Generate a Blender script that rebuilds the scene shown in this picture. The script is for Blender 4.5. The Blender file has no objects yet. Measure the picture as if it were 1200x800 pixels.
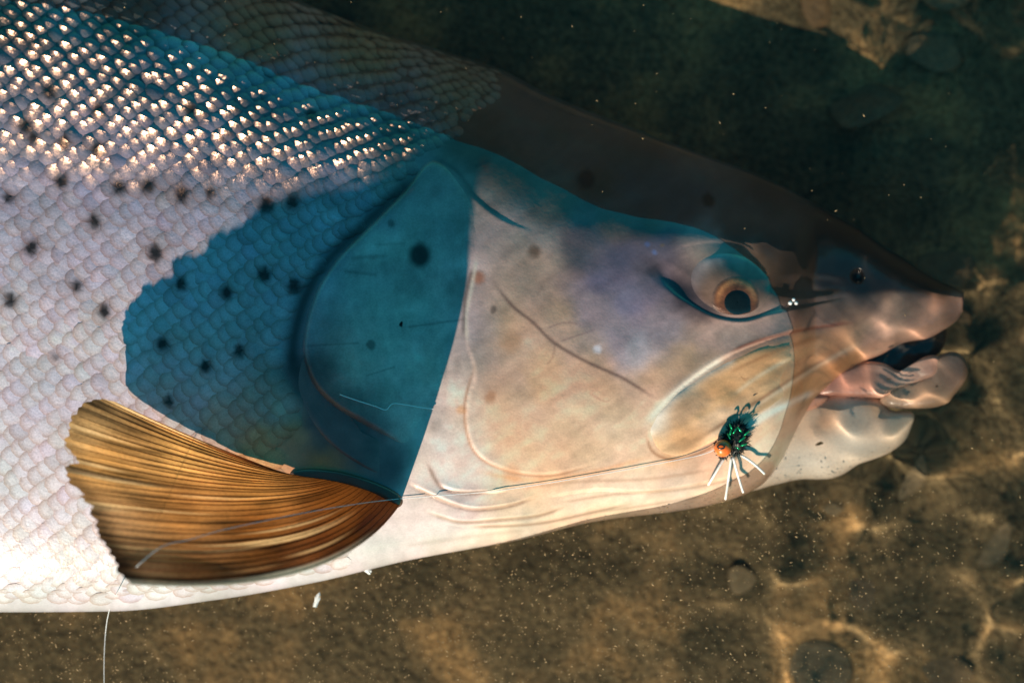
import bpy, math, random
import numpy as np
from mathutils import Vector

# ------------------------------------------------------------------ camera, sky, sun, exposure
K = 10.0              # the whole place is built ten times larger, so that light bends cleanly in thin water
S0 = 0.0003
S = S0 * K            # metres per layout unit
D = 3000.0            # camera height over the belly line, in units
ZW = -11.0            # water level
ZB = -325.0           # river bed level
SUN_EL = math.radians(28.0)
SUN_DX, SUN_DY = 0.387, 0.922      # the way the sunlight travels over the ground

sc = bpy.context.scene
col = sc.collection
cam = bpy.data.cameras.new('camera')
cam.sensor_width = 36.0
cam.lens = 36.0 * D / 1200.0
cam.clip_start, cam.clip_end = 0.1, 2000.0
cam.dof.use_dof = True
cam.dof.focus_distance = (D - 72) * S
cam.dof.aperture_fstop = 4.8 / K
camo = bpy.data.objects.new('camera', cam)
camo.location = (0, 0, D * S)
col.objects.link(camo)
sc.camera = camo

w = bpy.data.worlds.new('World'); sc.world = w; w.use_nodes = True
wn = w.node_tree
sky = wn.nodes.new('ShaderNodeTexSky'); sky.sky_type = 'NISHITA'; sky.sun_disc = False
sky.sun_elevation = SUN_EL
sky.sun_rotation = math.atan2(-SUN_DX, -SUN_DY)
sky.ozone_density = 3.0; sky.dust_density = 0.3
tint = wn.nodes.new('ShaderNodeMix'); tint.data_type = 'RGBA'; tint.blend_type = 'MULTIPLY'
tint.inputs[0].default_value = 1.0
tint.inputs[7].default_value = (0.12, 0.98, 0.84, 1)
wn.links.new(sky.outputs[0], tint.inputs[6])
wn.links.new(tint.outputs[2], wn.nodes['Background'].inputs[0])
wn.nodes['Background'].inputs[1].default_value = 0.078

sun = bpy.data.lights.new('sun', 'SUN')
sun.energy = 5.0; sun.angle = math.radians(0.53); sun.color = (1.0, 0.82, 0.62)
sun.cycles.is_caustics_light = True
suno = bpy.data.objects.new('sun', sun); col.objects.link(suno)
sd = Vector((SUN_DX * math.cos(SUN_EL), SUN_DY * math.cos(SUN_EL), -math.sin(SUN_EL)))
suno.rotation_euler = sd.to_track_quat('-Z', 'Y').to_euler()
suno.location = (-5, -13, 15)

sc.view_settings.view_transform = 'Standard'
sc.view_settings.look = 'None'
sc.view_settings.exposure = 0.58
sc.view_settings.gamma = 1.0
sc.cycles.use_denoising = True
sc.cycles.max_bounces = 8
sc.cycles.sample_clamp_indirect = 4.0
sc.cycles.blur_glossy = 0.5

rng = np.random.RandomState(7)
random.seed(7)

# ------------------------------------------------------------------ small maths
def P(x, y, z):
    """layout position (x right, y down) seen at height z -> world metres"""
    x, y, z = np.broadcast_arrays(np.asarray(x, float), np.asarray(y, float), np.asarray(z, float))
    k = (D - z) / D
    return np.stack([(x - 600) * k * S, (400 - y) * k * S, z * S], -1)

def pchip(xs, ys):
    xs = np.array(xs, float); ys = np.array(ys, float)
    h = np.diff(xs); d = np.diff(ys) / h
    m = np.zeros_like(xs); m[0], m[-1] = d[0], d[-1]
    for i in range(1, len(xs) - 1):
        if d[i-1] * d[i] > 0:
            w1, w2 = 2*h[i] + h[i-1], h[i] + 2*h[i-1]
            m[i] = (w1 + w2) / (w1 / d[i-1] + w2 / d[i])
    def f(q):
        q = np.clip(np.asarray(q, float), xs[0], xs[-1])
        i = np.clip(np.searchsorted(xs, q, side='right') - 1, 0, len(xs) - 2)
        t = (q - xs[i]) / h[i]
        return ((1+2*t)*(1-t)**2*ys[i] + t*(1-t)**2*h[i]*m[i] + t*t*(3-2*t)*ys[i+1] + t*t*(t-1)*h[i]*m[i+1])
    return f

_perm = np.random.RandomState(3).rand(512, 512)
def vnoise(x, y, seed=0):
    x = np.asarray(x, float) + seed * 37.7; y = np.asarray(y, float) + seed * 91.3
    xi = np.floor(x).astype(int); yi = np.floor(y).astype(int)
    fx = x - xi; fy = y - yi
    fx = fx*fx*(3-2*fx); fy = fy*fy*(3-2*fy)
    g = lambda a, b: _perm[a % 512, b % 512]
    return (g(xi, yi)*(1-fx) + g(xi+1, yi)*fx)*(1-fy) + (g(xi, yi+1)*(1-fx) + g(xi+1, yi+1)*fx)*fy
def fbm(x, y, s, seed=0, oct=3):
    v = 0; a = .5
    for o in range(oct):
        v = v + a * (vnoise(x/s*2**o, y/s*2**o, seed + o*5) - .5); a *= .5
    return v * 1.6          # about -0.6 .. 0.6

def smooth(a, b, x):
    t = np.clip((x - a) / (b - a), 0, 1); return t*t*(3-2*t)

def catmull(pts, n=8, closed=False):
    p = np.array(pts, float); N = len(p); out = []
    rngi = range(N) if closed else range(N-1)
    for i in rngi:
        if closed: a, b, c, d = p[(i-1) % N], p[i], p[(i+1) % N], p[(i+2) % N]
        else: a, b, c, d = p[max(i-1, 0)], p[i], p[i+1], p[min(i+2, N-1)]
        for k in range(n):
            t = k / n
            out.append(.5*((2*b) + (-a+c)*t + (2*a-5*b+4*c-d)*t*t + (-a+3*b-3*c+d)*t**3))
    if not closed: out.append(p[-1])
    return np.array(out)

def polydist(x, y, line, reach):
    """distance to a polyline, side (+ above = smaller y for a line drawn left to right), run 0..1; inf when beyond reach"""
    d = np.full(x.shape, 1e9); side = np.zeros(x.shape); run = np.zeros(x.shape)
    lo = line.min(0) - reach; hi = line.max(0) + reach
    idx = np.nonzero((x > lo[0]) & (x < hi[0]) & (y > lo[1]) & (y < hi[1]))
    if idx[0].size == 0: return d, side, run
    X, Y = x[idx], y[idx]
    dd = np.full(X.shape, 1e9); ss = np.zeros(X.shape); rr = np.zeros(X.shape)
    seg = np.linalg.norm(np.diff(line, axis=0), axis=1); cum = np.concatenate([[0], np.cumsum(seg)]); L = cum[-1]
    for i in range(len(line)-1):
        a = line[i]; e = line[i+1] - a; l2 = e @ e + 1e-9
        t = np.clip(((X-a[0])*e[0] + (Y-a[1])*e[1]) / l2, 0, 1)
        qx = X - (a[0]+t*e[0]); qy = Y - (a[1]+t*e[1]); q = np.hypot(qx, qy)
        m = q < dd
        dd = np.where(m, q, dd); ss = np.where(m, -(e[0]*qy - e[1]*qx), ss); rr = np.where(m, (cum[i]+t*seg[i])/L, rr)
    d[idx] = dd; side[idx] = np.sign(ss); run[idx] = rr
    return d, side, run

def srgb(c):
    c = np.asarray(c, float) / 255.0
    return np.where(c <= .04045, c/12.92, ((c+.055)/1.055)**2.4)

def idw(x, y, pts, p=3.6, soft=10.):
    pts = np.array(pts, float)
    c = srgb(pts[:, 2:5]); acc = np.zeros(x.shape + (3,)); ws = np.zeros(x.shape)
    for i in range(len(pts)):
        wgt = ((x-pts[i, 0])**2 + (y-pts[i, 1])**2 + soft*soft) ** (-p/2)
        acc += wgt[..., None] * c[i]; ws += wgt
    return acc / ws[..., None]

# ------------------------------------------------------------------ fish form
f_yb = pchip([-2000,-1700,-1200,-700,-300,0,200,400,510,587,640,800,900,960,1000,1050,1100,1118,1126],
             [140,110,20,-120,-180,-150,-65,24,60,85,112,175,212,244,266,299,330,338,343])
f_yv = pchip([-2000,-1700,-1200,-700,-300,0,130,250,370,480,600,700,800,850,890,915,940,965,1000,1050,1100,1118,1126],
             [330,360,470,640,705,717,716,703,682,656,634,610,597,586,568,540,490,455,429,406,388,375,362])
f_W = pchip([-2000,-1700,-1200,-700,-300,0,200,400,510,600,700,800,900,928,958,1000,1060,1100,1126],
            [16,40,95,150,172,172,160,138,127,121,111,98,82,67,42,36,30,22,9])
f_zb = pchip([-2000,-1200,0,200,400,600,700,800,900,1000,1126], [-130,-170,-180,-150,-132,-128,-128,-120,-112,-98,-80])
f_zv = pchip([-2000,-1200,0,400,600,800,950,1126], [-70,-30,0,-4,-24,-42,-60,-76])

def section(x, t):
    u = 2*t - 1
    prof = np.sqrt(np.clip(1 - np.abs(u)**(2.4), 0, 1))
    return f_zb(x) + (f_zv(x)-f_zb(x))*t, f_W(x)*prof

# lines on the head: polyline, height of the raised side, how far it fades, which side is raised (+1 above)
CREASES = [
    ([(512,566),(526,574),(543,577),(577,577),(596,575)], 5, 15, 1),
    ([(478,566),(500,578),(533,592),(560,597),(600,592),(628,582)], 9, 13, 1),
    ([(498,598),(520,607),(543,612),(587,609),(633,604),(665,592)], 8, 11, 1),
    ([(520,613),(547,617),(600,616),(640,612),(687,602),(740,590)], 7, 10, 1),
    ([(560,626),(620,622),(690,608),(760,597),(820,588)], 6, 8, 1),
    ([(640,583),(700,575),(760,577),(830,566),(900,552)], 6, 16, 1),
        ([(548,365),(546,400),(556,438),(546,478),(549,514),(566,538),(600,553),(645,556),(690,545),(730,527)], 1.5, 20, 1),   # cheek plate edge
    ([(768,312),(785,336),(810,355),(840,370),(872,374),(905,365),(950,356),(1000,348)], 2.6, 15, -1),                  # lower eyelid
    ([(772,306),(800,290),(835,284),(870,290),(892,310),(915,326)], .4, 18, 1),                                       # brow
    ([(508,186),(535,203),(558,232),(590,256),(625,270)], 1.2, 9, -1),                                                # groove behind the skull
    ([(760,494),(790,462),(822,437),(856,416),(900,398),(950,385),(1000,377)], 3, 24, 1),                            # groove over the jaw bone
]
CREASES = [(catmull(p, 6), a, wd, s) for p, a, wd, s in CREASES]
# the cheek edge is drawn downwards on its left half: its raised side is the right / upper one

def details(x, y):
    z = np.zeros(x.shape)
    for line, A, wd, s in CREASES:
        d, side, run = polydist(x, y, line, wd*4)
        tap = np.clip(np.sin(np.pi*np.clip(run, 0, 1))*1.5, 0, 1)
        z += A * tap * np.where(side*s > 0, np.exp(-d/wd)*smooth(-1.0, 4.0, d), -.25*np.exp(-d/4))
    # eye socket and the hollow in front of the eye
    r = np.hypot((x-856)/62, (y-332-.10*(x-856))/46); z += 12*(1-smooth(.0, 1.1, r))
    r = np.hypot((x-788)/34, (y-328-.5*(x-788))/20); z -= 3.5*(1-smooth(.0, 1.0, r))
    r = np.hypot((x-945)/60, (y-335)/16); z -= 4*(1-smooth(.3, 1.0, r))
    r = np.hypot((x-1003)/7, (y-324)/10); z -= 9*(1-smooth(.3, 1.0, r))            # nostril
    # soft bones of the head
    hd = smooth(560, 700, x)
    z += hd*(6*fbm(x, y, 120, 1) + 2.2*fbm(x, y, 45, 2, 2))
    z += .35*smooth(480, 560, x)*fbm(x, y, 14, 4, 2)
    # shoulder behind the gill opening sinks a little
    r = np.hypot((x-352)/40, (y-455)/75); z -= 8*np.exp(-r*r)
    z += 11*np.exp(-((x-795)/85)**2 - ((y-278)/34)**2)
    z += smooth(120, 520, x)*(1-smooth(520, 560, x))*2.5*fbm(x, y, 40, 9, 2)
    return z

def H(x, y, det=True):
    x = np.asarray(x, float); y = np.asarray(y, float)
    if x.ndim == 0: return H(x[None], y[None], det)[0]
    t = np.clip((y-f_yb(x))/(f_yv(x)-f_yb(x)), 0, 1)
    b, p = section(x, t)
    z = b + p
    if det: z = z + details(x, y)*(1-np.abs(2*t-1)**8)
    return z

# ------------------------------------------------------------------ fish colouring (pigment, with some shade and glow painted in)
CP = [
 # back and flank
 (-200,-60,45,48,42),(0,-60,48,50,44),(0,20,62,68,64),(150,20,58,62,56),(300,40,112,96,70),(430,60,118,98,70),(540,110,110,92,70),(470,140,84,80,76),  # upper back tones lightened to stand in for missing sunlight
 (0,95,112,116,124),(150,95,104,110,118),(300,110,100,104,110),(400,150,112,112,116),
 (0,150,150,148,160),(120,160,152,148,162),(250,165,146,142,154),(380,205,158,152,162),
 (0,220,182,176,188),(130,225,182,176,190),(270,235,178,172,184),(380,260,176,170,178),
 (0,300,206,198,204),(120,300,204,194,202),(240,320,198,188,194),(330,330,186,178,182),(400,240,160,154,160),
 (0,380,222,215,216),(120,390,222,214,214),(250,420,208,196,194),(330,400,180,170,170),
 (0,470,208,204,208),(100,470,208,204,207),(230,490,206,192,186),(320,480,196,170,150),
 (0,560,206,206,208),(150,560,206,206,208),(300,530,232,172,112),(380,535,224,140,76),(250,500,216,184,156),(340,505,214,150,100),  # orange points paint in the glow of light through the fin
 (0,660,196,198,200),(200,660,196,198,198),(350,660,198,196,194),(0,715,178,180,176),(250,700,182,182,178),
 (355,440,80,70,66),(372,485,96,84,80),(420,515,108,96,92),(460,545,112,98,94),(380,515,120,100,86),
 # belly in front of the fin
 (440,650,196,192,184),(500,625,200,193,182),(480,600,206,195,182),
 # gill cover and pale bar
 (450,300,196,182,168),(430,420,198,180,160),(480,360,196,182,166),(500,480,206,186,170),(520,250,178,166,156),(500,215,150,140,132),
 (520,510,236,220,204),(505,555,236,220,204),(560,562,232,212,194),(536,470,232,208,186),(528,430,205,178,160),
 # cheek
 (572,335,196,168,154),(562,375,186,160,146),(600,390,214,176,150),(640,430,224,182,146),(600,500,226,192,166),(620,545,226,192,166),
 (700,440,216,174,144),(720,500,222,194,170),(680,520,222,190,164),(590,450,206,172,150),(660,380,202,168,146),(740,530,226,200,178),
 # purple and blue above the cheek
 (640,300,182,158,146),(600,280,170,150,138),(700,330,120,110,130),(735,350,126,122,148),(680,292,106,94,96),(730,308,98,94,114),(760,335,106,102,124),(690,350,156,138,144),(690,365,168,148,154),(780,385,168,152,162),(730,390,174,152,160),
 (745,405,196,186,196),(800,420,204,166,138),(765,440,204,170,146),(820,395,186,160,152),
 # top of the head, with the snout's shade painted dark
 (560,165,96,72,54),(600,200,108,84,66),(650,240,128,104,86),(700,220,92,72,56),(760,260,96,78,66),(720,262,118,98,86),(800,240,84,80,78),(870,265,92,80,70),(900,285,74,68,64),
 (1030,335,50,46,44),(1080,338,58,50,46),(970,325,48,46,44),(1102,341,78,64,58),(1000,336,52,48,46),(930,310,48,46,44),(985,290,52,48,44),(1055,318,56,52,48),(950,290,58,56,54),(1000,310,60,56,52),(1060,330,66,60,56),(640,140,92,82,74),(750,190,84,76,70),(900,230,54,50,48),
 # round the eye, with the socket's shade painted dark
 (770,295,92,90,104),(770,318,56,52,60),(800,345,50,46,54),(822,360,56,52,58),(835,288,168,150,140),(880,300,140,120,104),(860,392,172,156,156),(905,380,160,140,138),(920,340,70,64,62),
 (960,368,128,110,104),(940,352,84,78,80),(985,352,82,76,76),
 # jaw bone and lip
 (790,515,206,162,118),(850,460,202,152,102),(900,430,200,152,108),(950,410,214,168,130),(1000,396,212,168,134),(770,500,230,208,188),
 (1040,362,206,172,148),(1090,360,196,158,138),(1116,352,150,126,116),(1020,405,216,172,148),(1070,385,204,162,142),(990,420,190,140,100),
 # throat
 (600,605,202,188,172),(700,585,206,188,170),(800,572,206,186,168),(740,560,212,194,176),(860,555,210,186,166),(820,545,212,180,156),(900,520,226,206,186),(900,480,216,190,164),(930,455,190,146,106),
]
SPOTS = [(30,148,9),(39,161,8),(58,108,10),(115,130,9),(75,167,9),(115,175,9),(10,232,7),(72,213,9),(140,220,10),(173,218,10),(213,228,10),(247,225,7),(223,128,9),
 (110,260,9),(37,290,10),(182,296,10),(90,336,8),(122,365,9),(12,352,9),(66,418,5),(312,240,11),(343,237,9),(212,333,9),(265,343,9),(310,322,10),(345,335,11),(191,403,9),
 (280,412,8),(241,430,8),(198,470,7),(365,135,8),(-60,190,9),(-110,260,9),(-160,150,10),(-90,330,8),(-40,250,8),
 (492,299,15),(435,404,6),(687,211,12),(578,362,5),(830,235,9),(458,262,5)]
BROWN = [(758,286,3,90,104,150),(767,296,3,96,112,160),(776,288,2.5,120,100,84),(627,295,9,96,66,44),(568,190,9,128,58,34),(575,465,8,176,126,96),(600,400,14,196,150,120),(560,325,9,168,96,60),(540,480,6,222,168,128),(700,408,6,232,226,240),(600,555,12,206,160,126)]
VEINS_AND_SHADE = [([(500,196),(462,230),(420,270),(384,306),(360,344),(347,385),(343,420),(352,455)], 10, (24,23,24), .88),  # dark gill-edge skin, with the fold's shade painted in
         ([(610,572),(680,564),(760,561),(840,549)], 2.2, (168,132,108), .5), ([(650,590),(720,579),(800,573),(880,557)], 2, (160,128,106), .55), ([(700,600),(770,590),(830,580)], 1.8, (150,124,104), .5),  # throat lines: the shade between folds, painted on
         ([(560,552),(620,562),(700,552),(760,535)], 3, (236,160,100), .35), ([(470,640),(540,630),(620,620)], 3, (150,140,128), .35),
         ([(578,330),(600,358),(625,378),(650,402),(690,425),(730,443),(770,468)], 2.2, (92,66,62), .75),
         ([(640,385),(660,378),(680,380)], 1.3, (120,90,95), .4), ([(655,400),(680,392),(700,385)], 1.2, (120,90,100), .4),
         ([(650,402),(648,418),(640,428)], 1.2, (140,100,90), .4), ([(690,460),(708,470),(716,468)], 1.2, (140,110,100), .4),
         ([(505,184),(533,200),(556,230),(592,258)], 4, (48,44,44), .6), ([(556,196),(574,188)], 2, (80,50,42), .7),  # groove behind the skull: its shade drawn as a dark line
         ([(757,497),(785,466),(818,439),(852,417)], 5, (238,226,214), .8), ([(852,414),(880,402),(920,391),(960,383),(1000,377)], 2.4, (110,60,44), .8),
         ([(768,312),(785,336),(810,355),(840,370),(872,374),(905,365)], 2.4, (40,40,52), .7),  # lower eyelid crease, its shade painted dark
         ([(559,300),(552,340),(546,372),(548,402)], 2.4, (236,222,206), .6), ([(554,312),(545,352),(543,395)], 2.2, (60,44,40), .6),
         ([(556,430),(545,470),(547,508),(562,536),(600,553),(645,557),(690,546)], 1.8, (168,118,84), .7),
         ([(500,541),(517,571),(543,577),(577,576)], 2.4, (136,104,86), .75), ([(478,566),(500,578),(533,592),(560,597),(600,592),(628,582)], 2.4, (136,104,86), .8),  # upper throat folds, crease shade put into the colour
         ([(498,598),(520,607),(543,612),(587,609),(633,604),(665,592)], 2.2, (140,112,94), .75), ([(547,617),(600,616),(640,612),(687,602),(740,590)], 2.0, (140,112,94), .7),  # lower throat folds, shaded by colour as well
         ([(880,500),(905,484),(930,470),(955,458)], 3.5, (240,230,220), .6), ([(868,480),(880,468),(896,462)], 3, (240,236,230), .7), ([(862,486),(875,474),(884,468)], 1.6, (52,44,40), .7)]
MARKS = [([(757,506),(764,528),(785,538),(812,534),(845,518),(880,497)], 1.8, (150,100,66), .7),
         ([(820,520),(850,500),(885,476),(925,450),(965,424),(1005,402)], 3, (238,214,188), .45), ([(828,508),(860,488),(900,462),(940,436),(980,414)], 2.2, (132,84,54), .55),
         ([(800,500),(840,474),(880,448),(920,424),(960,404)], 5, (226,180,132), .5), ([(860,462),(890,440),(925,420)], 2.5, (240,220,190), .45), ([(850,438),(890,420),(930,404),(970,392)], 3, (150,96,58), .45),
         ([(846,512),(872,500),(898,484),(925,474)], 4, (244,236,226), .6), ([(880,520),(900,505),(925,492)], 3, (226,182,150), .5)]
MARKS = [(catmull(p, 5), wd, c, a) for p, wd, c, a in MARKS]
VEINS_AND_SHADE = [(catmull(p, 5), wd, c, a) for p, wd, c, a in VEINS_AND_SHADE] + MARKS

def pigment(x, y):
    x = np.asarray(x, float); y = np.asarray(y, float)
    wx = x + 16*fbm(x, y, 46, 11) + 5*fbm(x, y, 11, 12, 2); wy = y + 16*fbm(x, y, 46, 13) + 5*fbm(x, y, 11, 14, 2)
    c = idw(wx, wy, CP)
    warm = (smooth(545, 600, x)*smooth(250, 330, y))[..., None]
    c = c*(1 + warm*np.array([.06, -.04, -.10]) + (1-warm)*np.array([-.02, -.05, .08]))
    hd = smooth(470, 560, x)[..., None]
    # mottle
    m1 = fbm(x, y, 34, 21)[..., None]; m2 = fbm(x, y, 9, 22, 2)[..., None]; m3 = fbm(x, y, 80, 23)[..., None]
    c = c*(1 + .16*m1 + .22*m2)
    c = c*(1 + hd*m3*np.array([.22, .02, -.22]) + m1*np.array([.06, -.02, .06]))
    # the gill cover's fine dark scratches
    for (x0, y0, x1, y1, wd) in [(415,302,450,300,2.5),(405,318,440,322,2),(480,383,545,374,1.6),(360,405,420,402,1.2),(440,287,475,285,1.2),(430,440,462,430,1.2)]:
        d, s_, r_ = polydist(x, y, np.array([[x0, y0], [x1, y1]], float), 10)
        c = c*(1 - .34*np.exp(-(d/wd/(.6+.5*vnoise(x/9, y/9, 4)))**2)[..., None])
    gk = (smooth(340, 400, x)*(1-smooth(540, 580, x))*smooth(190, 260, y)*(1-smooth(500, 560, y)))
    c = c*(1 + gk*(.5*fbm(x*.5, y, 26, 24, 4) + .25*fbm(x, y*.4, 7, 25, 2)))[..., None]
    # lateral line: a faint pale row
    ll = np.exp(-((y-(212+.16*x))/7)**2)*(x < 290)
    c = c*(1 + .16*ll[..., None])
    for px, py, r, *cc in [s + (150,110,90) for s in SPOTS if s[0] < 420]:
        d = np.hypot(x-px, (y-py)); c = c + (srgb(cc)-c)*(.38*np.exp(-(d/(r*1.75))**2))[..., None]
    nz = 5.0*fbm(x, y, 7, 31, 2)
    # shade on the snout's upper side painted dark, pale lip below it
    yl = np.interp(x, [925, 960, 1000, 1060, 1126], [318, 340, 345, 343, 342]) + 4*fbm(x, y, 25, 33)
    dk = (1-smooth(-5, 5, y-yl))*smooth(925, 965, x); c = c*(1 - .78*dk)[..., None]
    # silvery streaks running back from the eye
    uu, vv = x*.82 - y*.57, x*.57 + y*.82
    c = c*(1 + hd*(.30*fbm(uu*.28, vv, 11, 34, 3) + .16*fbm(uu*.5, vv*1.2, 30, 36, 2))[..., None])
    for px, py, r in SPOTS:
        d = np.hypot((x-px)*1.1, (y-py)*.92) + nz*(.6 if r < 12 else .3)
        a = (1-smooth(r*.5, r*1.25, d))*(.97 if r > 6 else .6)
        c = c + (np.array([.010, .009, .009])-c)*a[..., None]
    for px, py, r, R, G, B in BROWN:
        d = np.hypot(x-px, y-py) + nz*.7
        c = c + (srgb((R, G, B))-c)*(.75*(1-smooth(r*.3, r*1.3, d)))[..., None]
    for line, wd, cc, a in VEINS_AND_SHADE:
        d, s_, run = polydist(x, y, line, wd*4)
        tap = np.clip(np.sin(np.pi*np.clip(run, 0.02, .98))*3, 0, 1)
        c = c + (srgb(cc)-c)*(a*tap*np.exp(-(d/wd)**2))[..., None]
    return np.clip(c, .004, .74)

# ------------------------------------------------------------------ mesh helpers
def mesh_obj(name, V, F, mat, parent=None, colour=None, extra=None, smooth_=True, receiver=False):
    m = bpy.data.meshes.new(name)
    V = np.asarray(V, np.float32).reshape(-1, 3)
    if isinstance(F, np.ndarray):
        k = F.shape[1]; n = len(F)
        m.vertices.add(len(V)); m.vertices.foreach_set('co', V.ravel())
        m.loops.add(n*k); m.loops.foreach_set('vertex_index', F.astype(np.int32).ravel())
        m.polygons.add(n); m.polygons.foreach_set('loop_start', np.arange(0, n*k, k, dtype=np.int32))
        m.update(calc_edges=True); m.validate()
    else:
        m.from_pydata(V.tolist(), [], F); m.update()
    m.polygons.foreach_set('use_smooth', np.full(len(m.polygons), smooth_))
    if colour is not None:
        a = m.attributes.new('pigment', 'FLOAT_COLOR', 'POINT')
        a.data.foreach_set('color', np.concatenate([colour.reshape(-1, 3), np.ones((len(V), 1))], 1).astype(np.float32).ravel())
    for k, v in (extra or {}).items():
        a = m.attributes.new(k, 'FLOAT', 'POINT'); a.data.foreach_set('value', np.asarray(v, np.float32).ravel())
    m.materials.append(mat)
    o = bpy.data.objects.new(name, m); col.objects.link(o)
    if parent is not None: o.parent = parent
    if receiver: o.cycles.is_caustics_receiver = True
    return o

def tag(o, label=None, cat=None, group=None, kind=None):
    if label: o['label'] = label
    if cat: o['category'] = cat
    if group: o['group'] = group
    if kind: o['kind'] = kind
    return o

def empty(name, loc=(0, 0, 0)):
    o = bpy.data.objects.new(name, None); o.empty_display_size = .1; o.location = loc; col.objects.link(o); return o

def gridfaces(nr, nc, wrap=False):
    i = np.arange(nr-1)[:, None]; j = np.arange(nc if wrap else nc-1)[None, :]
    j2 = (j+1) % nc
    return np.stack([i*nc+j, i*nc+j2, (i+1)*nc+j2, (i+1)*nc+j], -1).reshape(-1, 4)

# ------------------------------------------------------------------ materials
class NT:
    def __init__(s, name):
        s.m = bpy.data.materials.new(name); s.m.use_nodes = True; s.t = s.m.node_tree
        s.b = s.t.nodes['Principled BSDF']; s.out = s.t.nodes['Material Output']
    def n(s, typ, **kw):
        o = s.t.nodes.new(typ)
        for k, v in kw.items(): setattr(o, k, v)
        return o
    def l(s, a, b): s.t.links.new(a, b)
    def p(s, **kw):
        for k, v in kw.items(): s.b.inputs[k.replace('_', ' ')].default_value = v
    def noise(s, scale, detail=3, rough=.55, vec=None):
        n = s.n('ShaderNodeTexNoise'); n.inputs['Scale'].default_value = scale/K; n.inputs['Detail'].default_value = detail; n.inputs['Roughness'].default_value = rough
        if vec is None:
            g = s.n('ShaderNodeNewGeometry'); vec = g.outputs['Position']
        s.l(vec, n.inputs['Vector']); return n
    def ramp(s, fac, stops):
        r = s.n('ShaderNodeValToRGB'); e = r.color_ramp.elements
        e[0].position, e[0].color = stops[0][0], (*stops[0][1], 1); e[1].position, e[1].color = stops[-1][0], (*stops[-1][1], 1)
        for q, c in stops[1:-1]:
            x = e.new(q); x.color = (*c, 1)
        s.l(fac, r.inputs[0]); return r
    def mul(s, a, b, fac=1.0, mode='MULTIPLY'):
        x = s.n('ShaderNodeMix', data_type='RGBA', blend_type=mode); x.inputs[0].default_value = fac
        for i, q in ((6, a), (7, b)):
            if isinstance(q, tuple): x.inputs[i].default_value = (*q, 1)
            else: s.l(q, x.inputs[i])
        return x.outputs[2]
    def bump(s, height, dist, strength=1.0):
        b = s.n('ShaderNodeBump'); b.inputs['Distance'].default_value = dist*K; b.inputs['Strength'].default_value = strength
        s.l(height, b.inputs['Height']); s.l(b.outputs[0], s.b.inputs['Normal']); return b
    def attr(s, name):
        a = s.n('ShaderNodeAttribute'); a.attribute_name = name; return a

def skin_material(name, rough=.33, coat=.5, grain=.05, bumpd=.00009):
    k = NT(name); a = k.attr('pigment')
    n = k.noise(1500, 3); r = k.ramp(n.outputs['Fac'], [(.3, (1-grain*2,)*3), (.7, (1+grain,)*3)])
    k.l(k.mul(a.outputs['Color'], r.outputs[0]), k.b.inputs['Base Color'])
    k.p(Roughness=rough, Coat_Weight=coat, Coat_Roughness=.12, Specular_IOR_Level=.5)
    k.bump(k.noise(700, 4).outputs['Fac'], bumpd, .8)
    return k.m
M_skin = skin_material('fish_skin')
M_plate = skin_material('gill_plate_skin', .34, .3, .08, .00012)
M_chin = skin_material('wet_jaw_skin', .3, .3, .05, .0002)

def scale_material():
    k = NT('silver_scales'); a = k.attr('pigment'); g = k.attr('glint')
    n = k.noise(1800, 3); r = k.ramp(n.outputs['Fac'], [(.3, (.82,)*3), (.7, (1.1,)*3)])
    base = k.mul(a.outputs['Color'], r.outputs[0])
    k.l(base, k.b.inputs['Base Color'])
    k.p(Roughness=.34, Coat_Weight=.3, Coat_Roughness=.1)
    bp = k.bump(k.noise(900, 3).outputs['Fac'], .00015, .8)
    # mirror platelets inside a scale lie flatter than the skin: their own normal leans to the belly
    geo = k.n('ShaderNodeNewGeometry')
    vm = k.n('ShaderNodeVectorMath', operation='ADD'); k.l(bp.outputs[0], vm.inputs[0]); vm.inputs[1].default_value = (-.22, -1.35, 0.0)
    nz = k.noise(1100, 2); sub = k.n('ShaderNodeVectorMath', operation='SUBTRACT'); k.l(nz.outputs['Color'], sub.inputs[0]); sub.inputs[1].default_value = (.5, .5, .5)
    scl = k.n('ShaderNodeVectorMath', operation='SCALE'); k.l(sub.outputs[0], scl.inputs[0]); scl.inputs['Scale'].default_value = .4
    ad = k.n('ShaderNodeVectorMath', operation='ADD'); k.l(vm.outputs[0], ad.inputs[0]); k.l(scl.outputs[0], ad.inputs[1])
    no = k.n('ShaderNodeVectorMath', operation='NORMALIZE'); k.l(ad.outputs[0], no.inputs[0])
    gl = k.n('ShaderNodeBsdfGlossy'); gl.inputs['Roughness'].default_value = .22; gl.inputs['Color'].default_value = (.34, .22, .165, 1)
    k.l(no.outputs[0], gl.inputs['Normal'])
    mx = k.n('ShaderNodeMixShader'); k.l(g.outputs['Fac'], mx.inputs[0]); k.l(k.b.outputs[0], mx.inputs[1]); k.l(gl.outputs[0], mx.inputs[2])
    k.l(mx.outputs[0], k.out.inputs['Surface'])
    return k.m
M_scale = scale_material()

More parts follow.
